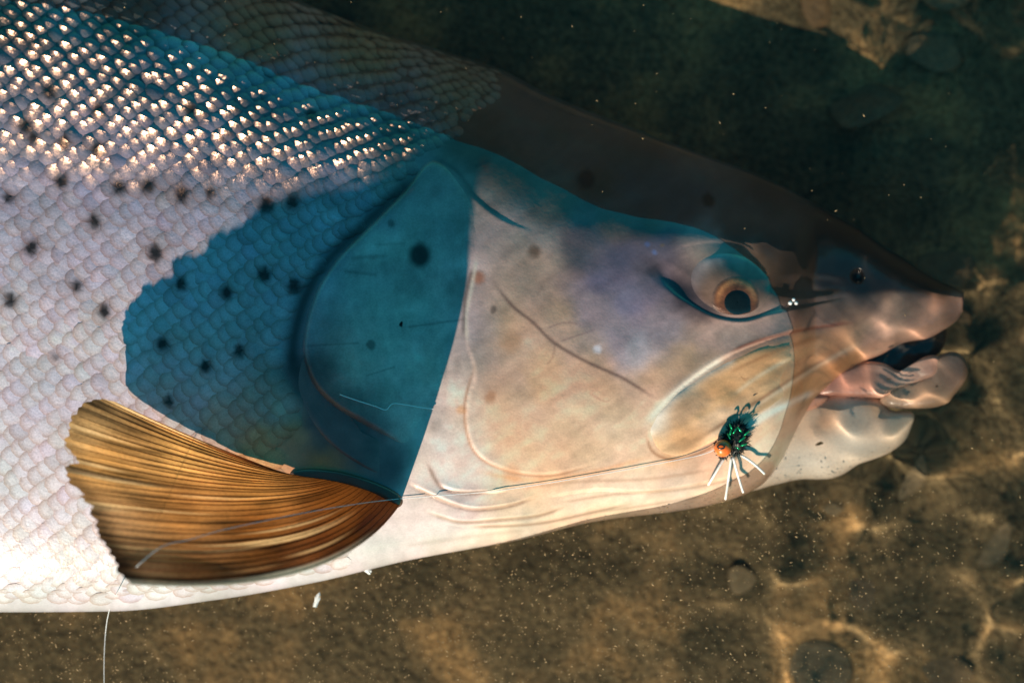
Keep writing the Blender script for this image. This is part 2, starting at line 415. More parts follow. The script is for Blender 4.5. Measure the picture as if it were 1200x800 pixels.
def fin_material():
    k = NT('fin_membrane'); a = k.attr('pigment')
    n = k.noise(900, 3); r = k.ramp(n.outputs['Fac'], [(.3, (.78,)*3), (.7, (1.12,)*3)])
    c = k.mul(a.outputs['Color'], r.outputs[0])
    k.l(c, k.b.inputs['Base Color']); k.p(Roughness=.35, Coat_Weight=.25, Coat_Roughness=.12)
    k.bump(k.noise(800, 3).outputs['Fac'], .00015, .7)
    tr = k.n('ShaderNodeBsdfTranslucent'); k.l(k.mul(c, (1.0, .90, .72)), tr.inputs['Color'])
    mx = k.n('ShaderNodeMixShader'); mx.inputs[0].default_value = .85
    k.l(k.b.outputs[0], mx.inputs[1]); k.l(tr.outputs[0], mx.inputs[2]); k.l(mx.outputs[0], k.out.inputs['Surface'])
    return k.m
M_fin = fin_material()

def plain(name, c, rough=.5, coat=0., nscale=None, metallic=0., trans=0., lo=.75, hi=1.15):
    k = NT(name); k.p(Roughness=rough, Coat_Weight=coat, Metallic=metallic, Transmission_Weight=trans)
    r = k.ramp(k.noise(nscale or 1200, 3).outputs['Fac'], [(.3, tuple(q*lo for q in c)), (.7, tuple(min(q*hi, 1) for q in c))])
    k.l(r.outputs[0], k.b.inputs['Base Color'])
    return k.m

# ------------------------------------------------------------------ setting: river bed
def axis(lo, hi, step, far, fine=None):
    a = np.arange(lo, hi+step*.5, step)
    if fine:
        f0, f1, fs = fine
        a = np.concatenate([a[a < f0-fs], np.arange(f0, f1, fs), a[a > f1+fs]])
    s = step; e = hi; r = []
    while e < far: s *= 1.35; e += s; r.append(e)
    s = step; e = lo; l = []
    while e > -far: s *= 1.35; e -= s; l.append(e)
    return np.concatenate([l[::-1], a, r])

def bed_material():
    k = NT('silty_river_bed')
    big = k.ramp(k.noise(26, 5, .6).outputs['Fac'], [(.32, (.088, .070, .035)), (.5, (.172, .126, .062)), (.66, (.40, .245, .10))])
    fine = k.ramp(k.noise(420, 4, .7).outputs['Fac'], [(.3, (.38,)*3), (.7, (1.6,)*3)])
    k.l(k.mul(big.outputs[0], fine.outputs[0]), k.b.inputs['Base Color']); k.p(Roughness=.9, Specular_IOR_Level=.2)
    k.bump(k.noise(260, 5).outputs['Fac'], .004, 1.0)
    return k.m
M_bed = bed_material()
ax = axis(-.42, .42, .004, 30.0); ay = axis(-.34, .34, .004, 30.0)
X, Y = np.meshgrid(ax, ay)
near = np.exp(-(np.hypot(X, Y)/.9)**4)
Z = ZB*S0 + near*(.010*fbm(X, Y, .11, 41) + .003*fbm(X, Y, .025, 42))
bed = mesh_obj('river_bed', np.stack([X, Y, Z], -1)*K, gridfaces(len(ay), len(ax)), M_bed, receiver=True)
tag(bed, 'brown silty river bed under shallow water', 'river bed', kind='structure')

# ------------------------------------------------------------------ setting: water with small ripples
def water_material():
    k = NT('clear_river_water')
    k.p(Base_Color=(1, 1, 1, 1), Roughness=0.0, IOR=1.325, Transmission_Weight=1.0)
    return k.m
M_water = water_material()
ax = axis(-.30, .30, .0022, 30.0, (.075, .165, .00055)); ay = axis(-.24, .24, .0022, 30.0, (-.055, .040, .00055))
X, Y = np.meshgrid(ax, ay)
xp = X/S0 + 600; yp = 400 - Y/S0
amp = .16 + .84*smooth(760, 1080, xp + .25*(yp-400)) ; amp = np.maximum(amp, .8*smooth(900, 1050, xp))
amp = amp*np.exp(-(np.hypot(X, Y)/.8)**4)
Z = np.zeros_like(X)
wr = np.random.RandomState(12)
for i in range(26):
    lam = .024 + .050*wr.rand()**1.3; th = wr.rand()*2*math.pi; kk = 2*math.pi/lam
    bend = .006*np.sin(X*kk*.21 + wr.rand()*6) + .006*np.sin(Y*kk*.17 + wr.rand()*6)
    Z += .016/kk*np.sin(kk*((X+bend)*math.cos(th) + (Y+bend)*math.sin(th)) + wr.rand()*6.28)
Z2 = np.zeros_like(X)
for i in range(7):
    lam = .010 + .011*wr.rand(); th = wr.rand()*2*math.pi; kk = 2*math.pi/lam
    Z2 += .054/kk*np.sin(kk*(X*math.cos(th) + Y*math.sin(th)) + wr.rand()*6.28 + 1.2*np.sin(kk*.3*(Y*math.cos(th)-X*math.sin(th))))
Z2 *= np.exp(-(((xp-1035)/118)**2 + ((yp-440)/130)**2)**2)
Z = ZW*S0 + Z*amp + Z2
water = mesh_obj('river_water', np.stack([X, Y, Z], -1)*K, gridfaces(len(ay), len(ax)), M_water)
water.cycles.is_caustics_caster = True
tag(water, 'clear shallow river water rippling around the fish', 'water', kind='structure')

# ------------------------------------------------------------------ the fish: body
fish = empty('fish', tuple(P(300, 380, -260).tolist()))
tag(fish, 'large silver trout with dark spots lying on its side in shallow water', 'fish')
fo = np.array(fish.location)
def Pf(x, y, z): return P(x, y, z) - fo       # fish parts are children of the empty

xs = np.concatenate([np.arange(-2000, -320, 40), np.arange(-320, -40, 8), np.arange(-40, 1124, 2.0), [1124, 1125.4]])
nt_, nb_ = 500, 70
th = np.linspace(0, np.pi, nt_)
tt = np.concatenate([(1-np.cos(th))/2*.75 + .25*th/np.pi, ])
tb = (1+np.cos(np.linspace(0, np.pi, nb_+2)[1:-1]))/2
xx, tT = np.meshgrid(xs, tt, indexing='ij'); xb, tB = np.meshgrid(xs, tb, indexing='ij')
yT = f_yb(xx) + (f_yv(xx)-f_yb(xx))*tT; yB = f_yb(xb) + (f_yv(xb)-f_yb(xb))*tB
b_, p_ = section(xx, tT); zT = b_ + p_ + details(xx, yT)*(1-np.abs(2*tT-1)**8)
b_, p_ = section(xb, tB); zB = b_ - p_
xa = np.concatenate([xx, xb], 1); ya = np.concatenate([yT, yB], 1); za = np.concatenate([zT, zB], 1)
nc = xa.shape[1]
V = Pf(xa, ya, za).reshape(-1, 3)
F = gridfaces(len(xs), nc, wrap=True)
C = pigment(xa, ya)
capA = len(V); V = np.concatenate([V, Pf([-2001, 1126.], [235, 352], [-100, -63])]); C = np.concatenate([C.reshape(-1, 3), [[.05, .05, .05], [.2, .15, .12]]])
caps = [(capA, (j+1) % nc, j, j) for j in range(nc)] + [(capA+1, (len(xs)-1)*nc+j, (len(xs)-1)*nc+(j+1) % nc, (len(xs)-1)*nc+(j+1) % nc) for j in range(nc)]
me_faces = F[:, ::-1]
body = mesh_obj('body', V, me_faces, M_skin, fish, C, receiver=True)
# close the two ends
def end_cap(name_unused, ring, tip, flip): pass
import bmesh
bm = bmesh.new(); bm.from_mesh(body.data); bm.verts.ensure_lookup_table()
for c0 in caps:
    try: bm.faces.new((bm.verts[c0[0]], bm.verts[c0[1]], bm.verts[c0[2]])).smooth = True
    except ValueError: pass
bmesh.ops.recalc_face_normals(bm, faces=bm.faces[:1])
bm.to_mesh(body.data); bm.free()

# tail fin, beyond the picture but part of the fish
def tail():
    o = catmull([(-1960,150),(-2080,60),(-2260,-40),(-2220,120),(-2205,240),(-2225,360),(-2270,500),(-2090,410),(-1960,325)], 6, True)
    c = np.array([-2070., 235.]); n = len(o); V = []; 
    for zs in (1, -1):
        for r in (0, .4, .8, 1):
            q = c + (o-c)*r; V.append(Pf(q[:, 0], q[:, 1], np.full(n, -100 + zs*(9 if r < 1 else 2))))
    V = np.concatenate(V); F = gridfaces(4, n, True); F2 = F[:, ::-1] + 4*n
    rim = np.array([(3*n+i, 7*n+i, 7*n+(i+1) % n, 3*n+(i+1) % n) for i in range(n)])
    mesh_obj('tail_fin', V, np.concatenate([F, F2, rim]), M_tail, fish, receiver=True)
M_tail = plain('tail_fin_skin', (.16, .14, .10), .4, .2)
tail()

# ------------------------------------------------------------------ plates laid on the body
def plate(name, outline, off, mat, parent, weight=None, rings=60, n=5, pig=pigment, sink=5., zfun=H, rim=.93, extra_z=None, centre=None):
    o = catmull(outline, n, True); c = o.mean(0) if centre is None else np.array(centre, float)
    rr = np.concatenate([np.linspace(0.02, rim, rings), 1-(1-rim)*np.linspace(.85, 0, 6)])
    x = c[0] + rr[:, None]*(o[:, 0]-c[0]); y = c[1] + rr[:, None]*(o[:, 1]-c[1])
    wt = np.ones_like(x) if weight is None else weight(x, y)
    e = np.clip((rr-rim)/(1-rim), 0, 1)[:, None]
    edge = np.sqrt(np.clip(1-e**2, 0, 1))
    z = zfun(x, y) + (off*wt + (1-wt)*-sink)*edge - sink*(1-edge)
    if extra_z is not None: z = z + extra_z(x, y)*edge
    V = Pf(x, y, z); F = gridfaces(len(rr), len(o), True)
    # z is up and the outline may run either way
    ar = np.sum(o[:, 0]*np.roll(o[:, 1], -1) - np.roll(o[:, 0], -1)*o[:, 1])
    F = F[:, ::-1] if ar < 0 else F
    return mesh_obj(name, V, F, mat, parent, pig(x, y), receiver=True)

GILL = [(507,187),(472,224),(430,266),(395,302),(371,340),(358,380),(355,415),(365,448),(388,474),(425,497),(465,518),(497,537),(522,546),(540,520),(548,480),(556,438),(552,400),(556,362),(566,315),(566,265),(540,214)]
def wgill(x, y):
    bx = np.interp(y, [180, 230, 300, 365, 400, 438, 478, 514, 540, 560], [560, 575, 572, 548, 545, 552, 543, 540, 548, 560])
    return (1 - smooth(bx-120, bx+14, x))*(1 - smooth(-10, 70, (x-450)+(y-500)))
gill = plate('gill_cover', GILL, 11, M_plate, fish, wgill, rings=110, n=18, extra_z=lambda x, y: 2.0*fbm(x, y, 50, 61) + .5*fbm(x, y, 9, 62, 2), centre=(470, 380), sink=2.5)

STRAP = [(352,408),(360,440),(376,470),(405,494),(450,516),(496,540),(530,558),(560,568),(574,576),(545,581),(505,580),(468,568),(425,548),(385,520),(358,485),(344,445)]
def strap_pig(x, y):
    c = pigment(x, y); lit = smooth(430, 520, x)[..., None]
    base = srgb((112, 98, 96))*(1-lit) + srgb((226, 206, 188))*lit  # paints the strap's shaded end dark and its sunlit end pale
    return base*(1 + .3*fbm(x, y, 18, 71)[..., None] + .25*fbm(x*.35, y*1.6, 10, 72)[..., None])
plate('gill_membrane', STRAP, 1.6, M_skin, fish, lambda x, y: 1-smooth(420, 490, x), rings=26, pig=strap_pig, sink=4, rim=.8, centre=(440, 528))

# jaw bone along the upper lip
MAX = [(757,500),(778,472),(812,443),(852,420),(900,402),(950,389),(1000,382),(1040,378),(1030,398),(1000,417),(965,438),(930,460),(895,484),(860,505),(825,525),(795,537),(770,533),(758,518)]
def max_pig(x, y):
    c = idw(x + 14*fbm(x, y, 30, 81), y + 14*fbm(x, y, 30, 82), [(765,495,236,224,210),(775,525,216,176,136),(800,515,210,162,118),(800,475,216,176,142),(850,460,206,156,110),(850,490,220,188,158),
        (900,430,196,146,102),(900,465,206,168,128),(950,410,216,170,130),(950,430,220,176,138),(1000,395,212,168,132),(1000,412,196,148,112),(1030,388,190,146,118)])
    au, av = x*.88 - y*.47, x*.47 + y*.88
    c = c*(1 + .75*fbm(au*.18, av, 13, 86, 3))[..., None]
    d, s_, r_ = polydist(x, y, catmull([(757,500),(778,472),(812,443),(852,420)], 5), 12)
    c = c + (srgb((238,228,218))-c)*(.8*np.exp(-(d/8)**2))[..., None]
    for line, wd, cc, a in MARKS:
        d, s_, run = polydist(x, y, line, wd*4)
        tap = np.clip(np.sin(np.pi*np.clip(run, 0.02, .98))*3, 0, 1)
        c = c + (srgb(cc)-c)*(a*tap*np.exp(-(d/wd)**2))[..., None]
    return c*(1 + .3*fbm(x, y, 20, 83)[..., None] + .2*fbm(x*.4, y, 8, 84)[..., None])
plate('jaw_bone', MAX, 1.6, M_skin, fish, lambda x, y: 1-smooth(880, 990, x), rings=30, pig=max_pig, sink=4, rim=.8, centre=(885, 462), extra_z=lambda x, y: 3*fbm(x, y, 26, 85))

# ------------------------------------------------------------------ lower jaw: closed lumps with thickness
def lump(name, outline, zc, T, Tb, mat, parent, pig, rings=26, n=5, bumps=None, centre=None, power=2.6):
    o = catmull(outline, n, True); c = o.mean(0) if centre is None else np.array(centre, float)
    r1 = np.sin(np.linspace(.04, np.pi/2, rings)); r2 = np.sin(np.linspace(np.pi/2, .04, 10))[1:]
    rr = np.concatenate([r1, r2]); x = c[0]+rr[:, None]*(o[:, 0]-c[0]); y = c[1]+rr[:, None]*(o[:, 1]-c[1])
    prof = np.sqrt(np.clip(1-rr**power, 0, 1))[:, None]
    zz = zc(x, y) if callable(zc) else zc
    up = (np.arange(len(rr)) < rings)[:, None]
    z = zz + np.where(up, T*prof, -Tb*prof)
    if bumps is not None: z = z + np.where(up, bumps(x, y)*prof, 0)
    ar = np.sum(o[:, 0]*np.roll(o[:, 1], -1) - np.roll(o[:, 0], -1)*o[:, 1])
    F = gridfaces(len(rr), len(o), True); F = F[:, ::-1] if ar < 0 else F
    return mesh_obj(name, Pf(x, y, z), F, mat, parent, pig(x, y), receiver=True)

CHIN = [(850,560),(858,530),(878,512),(900,494),(925,478),(957,464),(1000,460),(1030,466),(1042,479),(1066,484),(1069,496),(1054,519),(1033,534),(1002,544),(973,559),(938,560),(905,567),(872,574)]
def chin_pig(x, y):
    c = idw(x + 12*fbm(x, y, 34, 91), y + 12*fbm(x, y, 34, 92), [(900,530,242,226,208),(950,480,236,206,178),(965,486,210,166,134),(1000,480,244,226,206),(1000,520,244,230,212),(1050,500,238,218,194),(940,545,242,230,214),(870,555,232,212,192),(1020,475,214,180,150),(905,500,226,200,172)])
    return c*(1 + .12*fbm(x, y, 12, 93)[..., None])
jaw = lump('lower_jaw', CHIN, lambda x, y: -80 - .06*(x-960), 28, 40, M_chin, fish, chin_pig, rings=34, power=4, bumps=lambda x, y: 9*fbm(x, y, 46, 94, 2), centre=(960, 520))
LIP = [(946,461),(966,442),(994,430),(1016,422),(1033,424),(1049,432),(1062,432),(1076,420),(1090,416),(1100,421),(1100,437),(1077,447),(1055,453),(1038,461),(1027,465),(983,464)]
def lip_pig(x, y):
    c = idw(x, y, [(970,450,196,140,122),(1010,440,200,146,126),(1040,445,214,170,150),(1070,436,220,176,156),(1092,428,206,160,142),(1000,458,190,134,116),(1055,450,228,196,178)])
    return c*(1 + .25*fbm(x, y, 16, 95)[..., None])
lump('lip', LIP, -66, 12, 22, M_chin, jaw, lip_pig, power=6, bumps=lambda x, y: 6*fbm(x, y, 22, 96, 2), centre=(1040, 444))
TIP = [(1096,420),(1112,412),(1124,417),(1131,431),(1127,446),(1116,462),(1104,475),(1066,479),(1038,475),(1030,465),(1054,450),(1084,440)]
def tip_pig(x, y):
    c = idw(x, y, [(1110,425,140,118,104),(1122,440,122,100,86),(1100,465,156,128,104),(1060,465,198,164,138),(1080,455,186,150,124)])
    return c*(1 + .25*fbm(x, y, 18, 97)[..., None])
lump('jaw_tip', TIP, -70, 12, 24, M_chin, jaw, tip_pig, power=6, bumps=lambda x, y: 5*fbm(x, y, 20, 98, 2), centre=(1096, 452))
# soft folds at the corner of the mouth
for nm, ol, zc, T, cc in [('mouth_fold', [(905,484),(925,468),(948,460),(968,464),(960,476),(940,484),(918,494)], -62, 12, (206,150,126)), ('mouth_fold', [(878,500),(892,480),(910,474),(922,480),(912,494),(894,508)], -48, 13, (228,206,184))]:
    def fp(x, y, cc=cc): return srgb(cc)*(1 + .35*fbm(x, y, 9, 99)[..., None])
    lump(nm, ol, zc, T, 14, M_chin, jaw, fp, rings=12)
# added lump between the jaws, coloured dark for the shade inside the mouth
def mouth_shade_pig(x, y): return srgb((34, 30, 24))*(1 + .8*fbm(x, y, 8, 131)[..., None])
lump('mouth_shade', [(950,448),(985,428),(1020,410),(1060,394),(1098,380),(1106,392),(1098,414),(1078,424),(1050,436),(1010,438),(975,452)], -92, 14, 14, M_skin, fish, mouth_shade_pig, rings=16, centre=(1035, 416), bumps=lambda x, y: 8*fbm(x, y, 14, 132, 2))
# small teeth along the upper lip
M_tooth = plain('tooth_ivory', (.55, .48, .36), .3, .3)
for k, (tx, ty) in enumerate([(1024,414),(1040,406),(1056,399),(1072,392),(1086,386)]):
    n = 8; a = np.linspace(0, 2*np.pi, n, endpoint=False); V = []; zt = float(H(tx, ty-3, False)) - 6
    for r, dy in ((1.8, 0), (1.1, 2.4), (.3, 4.6)):
        V.append(Pf(tx + r*np.cos(a) - dy*.3, np.full(n, ty + dy - 2), zt - 3 + r*np.sin(a)))
    mesh_obj('tooth', np.concatenate(V), gridfaces(3, n, True), M_tooth, fish, receiver=True)

# ------------------------------------------------------------------ eye
EX, EY = 856., 332.
EZ = float(H(EX, EY, False)) - 5
def zeye(x, y, grow=0.):
    r = np.hypot((x-EX)/56, (y-EY-.10*(x-EX))/42)
    return H(x, y) + .9 - 2.4*smooth(.7, 1.0, r)
def eye_pig(x, y):
    d = np.hypot((x-862)*.98, (y-351)*1.05)
    c = idw(x, y, [(800,320,104,96,110),(812,345,100,92,98),(830,300,184,172,174),(860,296,170,156,152),(890,308,122,108,104),(820,325,140,128,130),(840,318,158,142,136),(905,330,96,84,80)])
    k = 1-smooth(34, 62, d); c = c + (srgb((112,84,66))-c)*(.85*k)[..., None]
    rimf = smooth(.62, .98, np.hypot((x-EX)/56, (y-EY-.10*(x-EX))/42))[..., None]
    c = c*(1-rimf) + pigment(x, y)*rimf
    st = fbm(np.arctan2(y-351, x-862)*30, d*.3, 3, 101)[..., None]
    return c*(1 + .3*st + .25*fbm(x, y, 8, 102)[..., None])
u = np.linspace(0, 2*np.pi, 96, endpoint=False); v = np.sin(np.linspace(.02, np.pi/2, 34))
x = EX + 56*v[:, None]*np.cos(u); y = EY + 42*v[:, None]*np.sin(u) + .10*(x-EX)
k = NT('eye_skin'); a = k.attr('pigment'); k.l(a.outputs['Color'], k.b.inputs['Base Color']); k.p(Roughness=.25, Coat_Weight=.8, Coat_Roughness=.04)
k.bump(k.noise(1500, 3).outputs['Fac'], .0001, .6); M_eye = k.m
k = NT('copper_iris'); a = k.attr('pigment'); k.l(a.outputs['Color'], k.b.inputs['Base Color']); k.p(Roughness=.3, Metallic=.25, Coat_Weight=.8, Coat_Roughness=.04)
k.bump(k.noise(1600, 3).outputs['Fac'], .0002, .8); M_iris = k.m
M_pupil = plain('black_pupil', (.004, .008, .009), .1, .15)
eye = mesh_obj('eye', Pf(x, y, zeye(x, y)), gridfaces(34, 96, True), M_eye, fish, eye_pig(x, y), receiver=True)
def ring(name, cx, cy, rx, ry, grow, mat, pig, point=0.):
    u = np.linspace(0, 2*np.pi, 64, endpoint=False); v = np.linspace(.03, 1, 18)[:, None]
    pr = 1 + point*np.exp(-((np.mod(u-.62+np.pi, 2*np.pi)-np.pi)/.3)**2)
    x = cx + rx*v*np.cos(u)*pr; y = cy + ry*v*np.sin(u)*pr
    lid = 371.5 - .08*(x-862); y = np.where(y > lid, lid + .06*(y-lid), y)
    return mesh_obj(name, Pf(x, y, zeye(x, y)+grow*(1-v**4)-.25), gridfaces(18, 64, True), mat, eye, pig(x, y), receiver=True)
def iris_pig(x, y):
    d = np.hypot(x-863, y-351); an = np.arctan2(y-351, x-863)
    c = srgb((112,68,44))*np.ones(x.shape+(1,)); c = c + (srgb((84,50,34))-c)*smooth(24, 33, d)[..., None]
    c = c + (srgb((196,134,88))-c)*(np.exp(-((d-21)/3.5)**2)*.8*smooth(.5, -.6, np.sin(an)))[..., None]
    eb = eye_pig(x, y); ed_ = smooth(23, 29, d)[..., None]; c = c*(1-ed_) + eb*ed_
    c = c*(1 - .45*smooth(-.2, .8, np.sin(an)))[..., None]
    return c*(1 + .7*fbm(an*14, d*.25, 2.2, 103)[..., None] + .3*fbm(x, y, 5, 104)[..., None])
ring('iris', 862, 351, 30, 29, 1.0, M_iris, iris_pig)
ring('pupil', 864, 354, 17.5, 16.5, 2.2, M_pupil, lambda x, y: np.zeros(x.shape+(3,)) + .01, .18)

# ------------------------------------------------------------------ pectoral fin
TIPS = catmull([(134,470),(120,467),(106,469),(95,474),(86,482),(82,492),(79,505),(75,513),(78,527),(87,540),(77,546),(79,560),(86,574),(101,590),(97,600),(104,613),(113,628),(122,642),(134,656),(138,672),(149,684)], 8)
tl = np.concatenate([[0], np.cumsum(np.linalg.norm(np.diff(TIPS, axis=0), axis=1))]); tl /= tl[-1]
f_ctrlx = pchip([0,.25,.5,.75,1], [255,285,310,352,392]); f_ctrly = pchip([0,.25,.5,.75,1], [527,568,604,658,704])
f_bx = pchip([0,1], [338,468]); f_by = pchip([0,.3,.7,1], [556,560,572,592])
f_ztip = pchip([0,.05,.1,.15,.2,.3,.4,.5,.6,.7,.8,.9,1], [119,133,143,153,163,187,206,225,242,258,273,282,289])
_zb1 = float(H(468., 592., False)) + 2
f_lead = pchip([0,.1,.2,.3,.4,.5,.6,.75,.9,1], [(q-_zb1)/(289-_zb1) for q in (_zb1,139,187,219,243,263,278,286,287,289)])
NR = 30
def finpos(a, s):
    a, s = np.broadcast_arrays(np.asarray(a, float), np.asarray(s, float))
    Tx, Ty = np.interp(a, tl, TIPS[:, 0]), np.interp(a, tl, TIPS[:, 1])
    bx, by, cx, cy = f_bx(a), f_by(a), f_ctrlx(a), f_ctrly(a)
    s = s*(1 - .006*np.abs(np.cos(np.pi*(a*NR + 1.5*fbm(a*9, 0*a, 1.0, 119, 2)))) **4 - .05*np.clip(fbm(a*22, 0*a, 1.0, 117, 2), 0, 1))
    x = (1-s)**2*bx + 2*s*(1-s)*cx + s*s*Tx; y = (1-s)**2*by + 2*s*(1-s)*cy + s*s*Ty
    zb = H(bx, by, False) + 2
    z = zb + (f_ztip(a)-zb)*(s**1.05*(1-a) + f_lead(s)*a)
    hug = H(x, y, False) + 4 + (f_ztip(a) - H(x, y, False) - 4)*s**5
    wh = (1-a)**5
    z = np.maximum(z*(1-wh) + hug*wh, H(x, y, False) + 3)
    return x, y, z
def fin_pig(a, s, x, y):
    a = a + .012*fbm(a*5, s*3, 1.0, 118)
    ph = a*NR
    aw = a + .02*fbm(s*5, a*4, 1.0, 127)
    streak = fbm(aw*24, s*3.2, 1.0, 111, 3); streak2 = fbm(aw*120, s*7, 1.0, 113, 2); patch = fbm(x, y, 60, 112)
    c = idw(x, y, [(110,490,206,172,128),(130,540,186,144,94),(120,620,180,144,112),(160,670,160,128,100),(220,530,204,162,106),(220,590,174,124,76),(250,660,150,108,74),(300,560,196,144,86),(300,620,146,94,50),(350,655,116,72,44),
                   (400,590,146,90,44),(430,610,104,60,30),(450,585,108,64,34),(380,640,104,60,32)], 3)
    g = np.abs(np.sin(np.pi*ph)); 
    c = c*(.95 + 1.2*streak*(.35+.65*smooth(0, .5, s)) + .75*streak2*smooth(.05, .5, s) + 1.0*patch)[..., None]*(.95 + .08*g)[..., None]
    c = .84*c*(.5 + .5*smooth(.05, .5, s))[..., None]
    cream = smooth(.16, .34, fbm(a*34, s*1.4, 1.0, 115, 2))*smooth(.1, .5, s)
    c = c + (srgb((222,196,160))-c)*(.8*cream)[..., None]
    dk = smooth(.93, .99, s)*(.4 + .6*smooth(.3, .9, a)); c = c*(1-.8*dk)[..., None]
    pale = smooth(.955, .99, a)*smooth(.1, .5, s); c = c + (srgb((176,190,196))-c)*(.8*pale)[..., None]
    return np.clip(c, .006, .8)
A_, S_ = np.meshgrid(np.linspace(0, 1, 300), np.concatenate([np.linspace(0, .9, 60), np.linspace(.91, 1, 14)]), indexing='ij')
fx, fy, fz = finpos(A_, S_)
corr = (.25*np.sin(2*np.pi*A_*NR) + 2.2*fbm(A_*40, S_*1.5, 1.0, 125, 2))*smooth(0, .3, S_) + 5*fbm(A_*9, S_*3, 1.0, 116)*S_
tv = np.concatenate([Pf(fx, fy, fz+corr), ], 0); na, ns = fx.shape
th_ = 1.6
V = Pf(fx, fy, fz+corr).reshape(-1, 3)
F = gridfaces(na, ns); n0 = na*ns
rim = []
edge = [i*ns for i in range(na)] + [(na-1)*ns+j for j in range(1, ns)] + [i*ns+ns-1 for i in range(na-2, -1, -1)] + [j for j in range(ns-2, 0, -1)]
rim = np.array([(edge[i], edge[(i+1) % len(edge)], edge[(i+1) % len(edge)]+n0, edge[i]+n0) for i in range(len(edge))])
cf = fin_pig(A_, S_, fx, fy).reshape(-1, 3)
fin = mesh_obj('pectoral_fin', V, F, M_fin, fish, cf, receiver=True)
fin['label'] = 'amber brown pectoral fin spread over the white belly'

def tube(name, pts, rad, mat, parent, n=6, world=False, pig=None, caps=True):
    p = np.asarray(pts, float); m = len(p); rad = np.broadcast_to(np.asarray(rad, float), (m,))
    t = np.gradient(p, axis=0); t /= np.linalg.norm(t, axis=1)[:, None] + 1e-12
    up = np.array([0.31, .2, .93]); a = np.cross(t, up); a /= np.linalg.norm(a, axis=1)[:, None] + 1e-12; b = np.cross(t, a)
    ang = np.linspace(0, 2*np.pi, n, endpoint=False)
    V = p[:, None] + rad[:, None, None]*(a[:, None]*np.cos(ang)[:, None] + b[:, None]*np.sin(ang)[:, None])
    V = V.reshape(-1, 3); F = gridfaces(m, n, True).tolist() + [list(range(n))[::-1], list(range((m-1)*n, m*n))]
    return mesh_obj(name, V, F, mat, parent, pig, receiver=True)
for i in range(NR):
    a = (i+.5+.55*(rng.rand()-.5))/NR; s = np.linspace(0, .985, 14); x, y, z = finpos(np.full(14, a), s)
    ccol = fin_pig(np.full(14, a), s, x, y); ccol = ccol*(.8 + .35*rng.rand())
    z = z + 1.6*np.sin(2*np.pi*a*NR)*.0 + 5*fbm(a*9+0*s, s*3, 1.0, 116)*s + .9
    tube('fin_ray', Pf(x, y, z), (.35+np.sin(np.linspace(0, np.pi, 14)))*.62*S*(.6 + .7*rng.rand()), M_fin, fin, 5, pig=np.repeat(np.clip(ccol, .006, .8), 5, axis=0))

# fleshy base of the fin, dark in the crease
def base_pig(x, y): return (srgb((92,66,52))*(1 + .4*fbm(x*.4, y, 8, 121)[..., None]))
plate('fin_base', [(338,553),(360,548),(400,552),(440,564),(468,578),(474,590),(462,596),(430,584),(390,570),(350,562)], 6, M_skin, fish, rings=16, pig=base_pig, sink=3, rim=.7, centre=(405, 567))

# ------------------------------------------------------------------ scales: each its own overlapping shield
def scale_limit(y):
    return np.interp(y, [-400, 85, 120, 185, 226, 268, 303, 340, 380, 415, 450, 480, 505, 530, 560, 600, 640, 720],
                        [520, 585, 585, 500, 462, 416, 380, 354, 340, 330, 336, 350, 362, 350, 330, 380, 410, 400])
ring_r = np.array([.45, .8, 1.0]); NA = 10
aa = np.linspace(0, 2*np.pi, NA, endpoint=False)
su = np.concatenate([[0], (ring_r[:, None]*np.cos(aa)).ravel()]); sv = np.concatenate([[0], (ring_r[:, None]*np.sin(aa)).ravel()])
sF = [(0, 1+j, 1+(j+1) % NA) for j in range(NA)]
for q in range(2):
    o0 = 1+q*NA; o1 = 1+(q+1)*NA
    for j in range(NA): sF += [(o0+j, o1+j, o1+(j+1) % NA), (o0+j, o1+(j+1) % NA, o0+(j+1) % NA)]
sF = np.array(sF)[:, ::-1]
cx_, cy_, sz_ = [], [], []
xcol = -330.; k = 0
while xcol < 600:
    f = 1.0 - .30*float(smooth(260, 560, xcol))
    # walk the section by arc length
    ys = np.linspace(float(f_yb(xcol))+3, float(f_yv(xcol))-1, 700); zs = H(np.full(700, xcol), ys)
    arc = np.concatenate([[0], np.cumsum(np.hypot(np.diff(ys), np.diff(zs)))])
    mid = np.interp(300., ys, arc)
    b = 24.5*f
    j = np.arange(int(-(mid)/b)-2, int((arc[-1]-mid)/b)+3)
    ss = mid + (j + (.5 if k % 2 else 0))*b + .30*(xcol)
    ss = mid + np.mod(ss-mid, b) + (j - 0)*b
    ss = ss[(ss > 2) & (ss < arc[-1]-2)]
    yy = np.interp(ss, arc, ys)
    for q in yy: cx_.append(xcol); cy_.append(q); sz_.append(f)
    xcol += 10.5*f; k += 1
cx_ = np.array(cx_); cy_ = np.array(cy_); sz_ = np.array(sz_)
keep = (cx_ < scale_limit(cy_) - 4) & (cy_ < f_yv(cx_) - 15)
# none under the fin's root
keep &= ~((cx_ > 330) & (cy_ > 505) & (cy_ < 600))
cx_, cy_, sz_ = cx_[keep], cy_[keep], sz_[keep]
N = len(cx_)
cx_ = cx_ + rng.randn(N)*1.4; cy_ = cy_ + rng.randn(N)*1.4
e = 1.5
gx = (H(cx_+e, cy_, False)-H(cx_-e, cy_, False))/(2*e); gy = (H(cx_, cy_+e, False)-H(cx_, cy_-e, False))/(2*e)
nn = np.stack([-gx, -gy, np.ones(N)], -1); nn /= np.linalg.norm(nn, axis=1)[:, None]
t1 = np.stack([np.ones(N), np.zeros(N), gx], -1); t1 /= np.linalg.norm(t1, axis=1)[:, None]
t2 = np.cross(nn, t1)                                   # layout frame: x right, y down, z up
rot = -.28 + .07*rng.randn(N); cr, sr = np.cos(rot)[:, None], np.sin(rot)[:, None]
U = su*1.0; Vv = sv
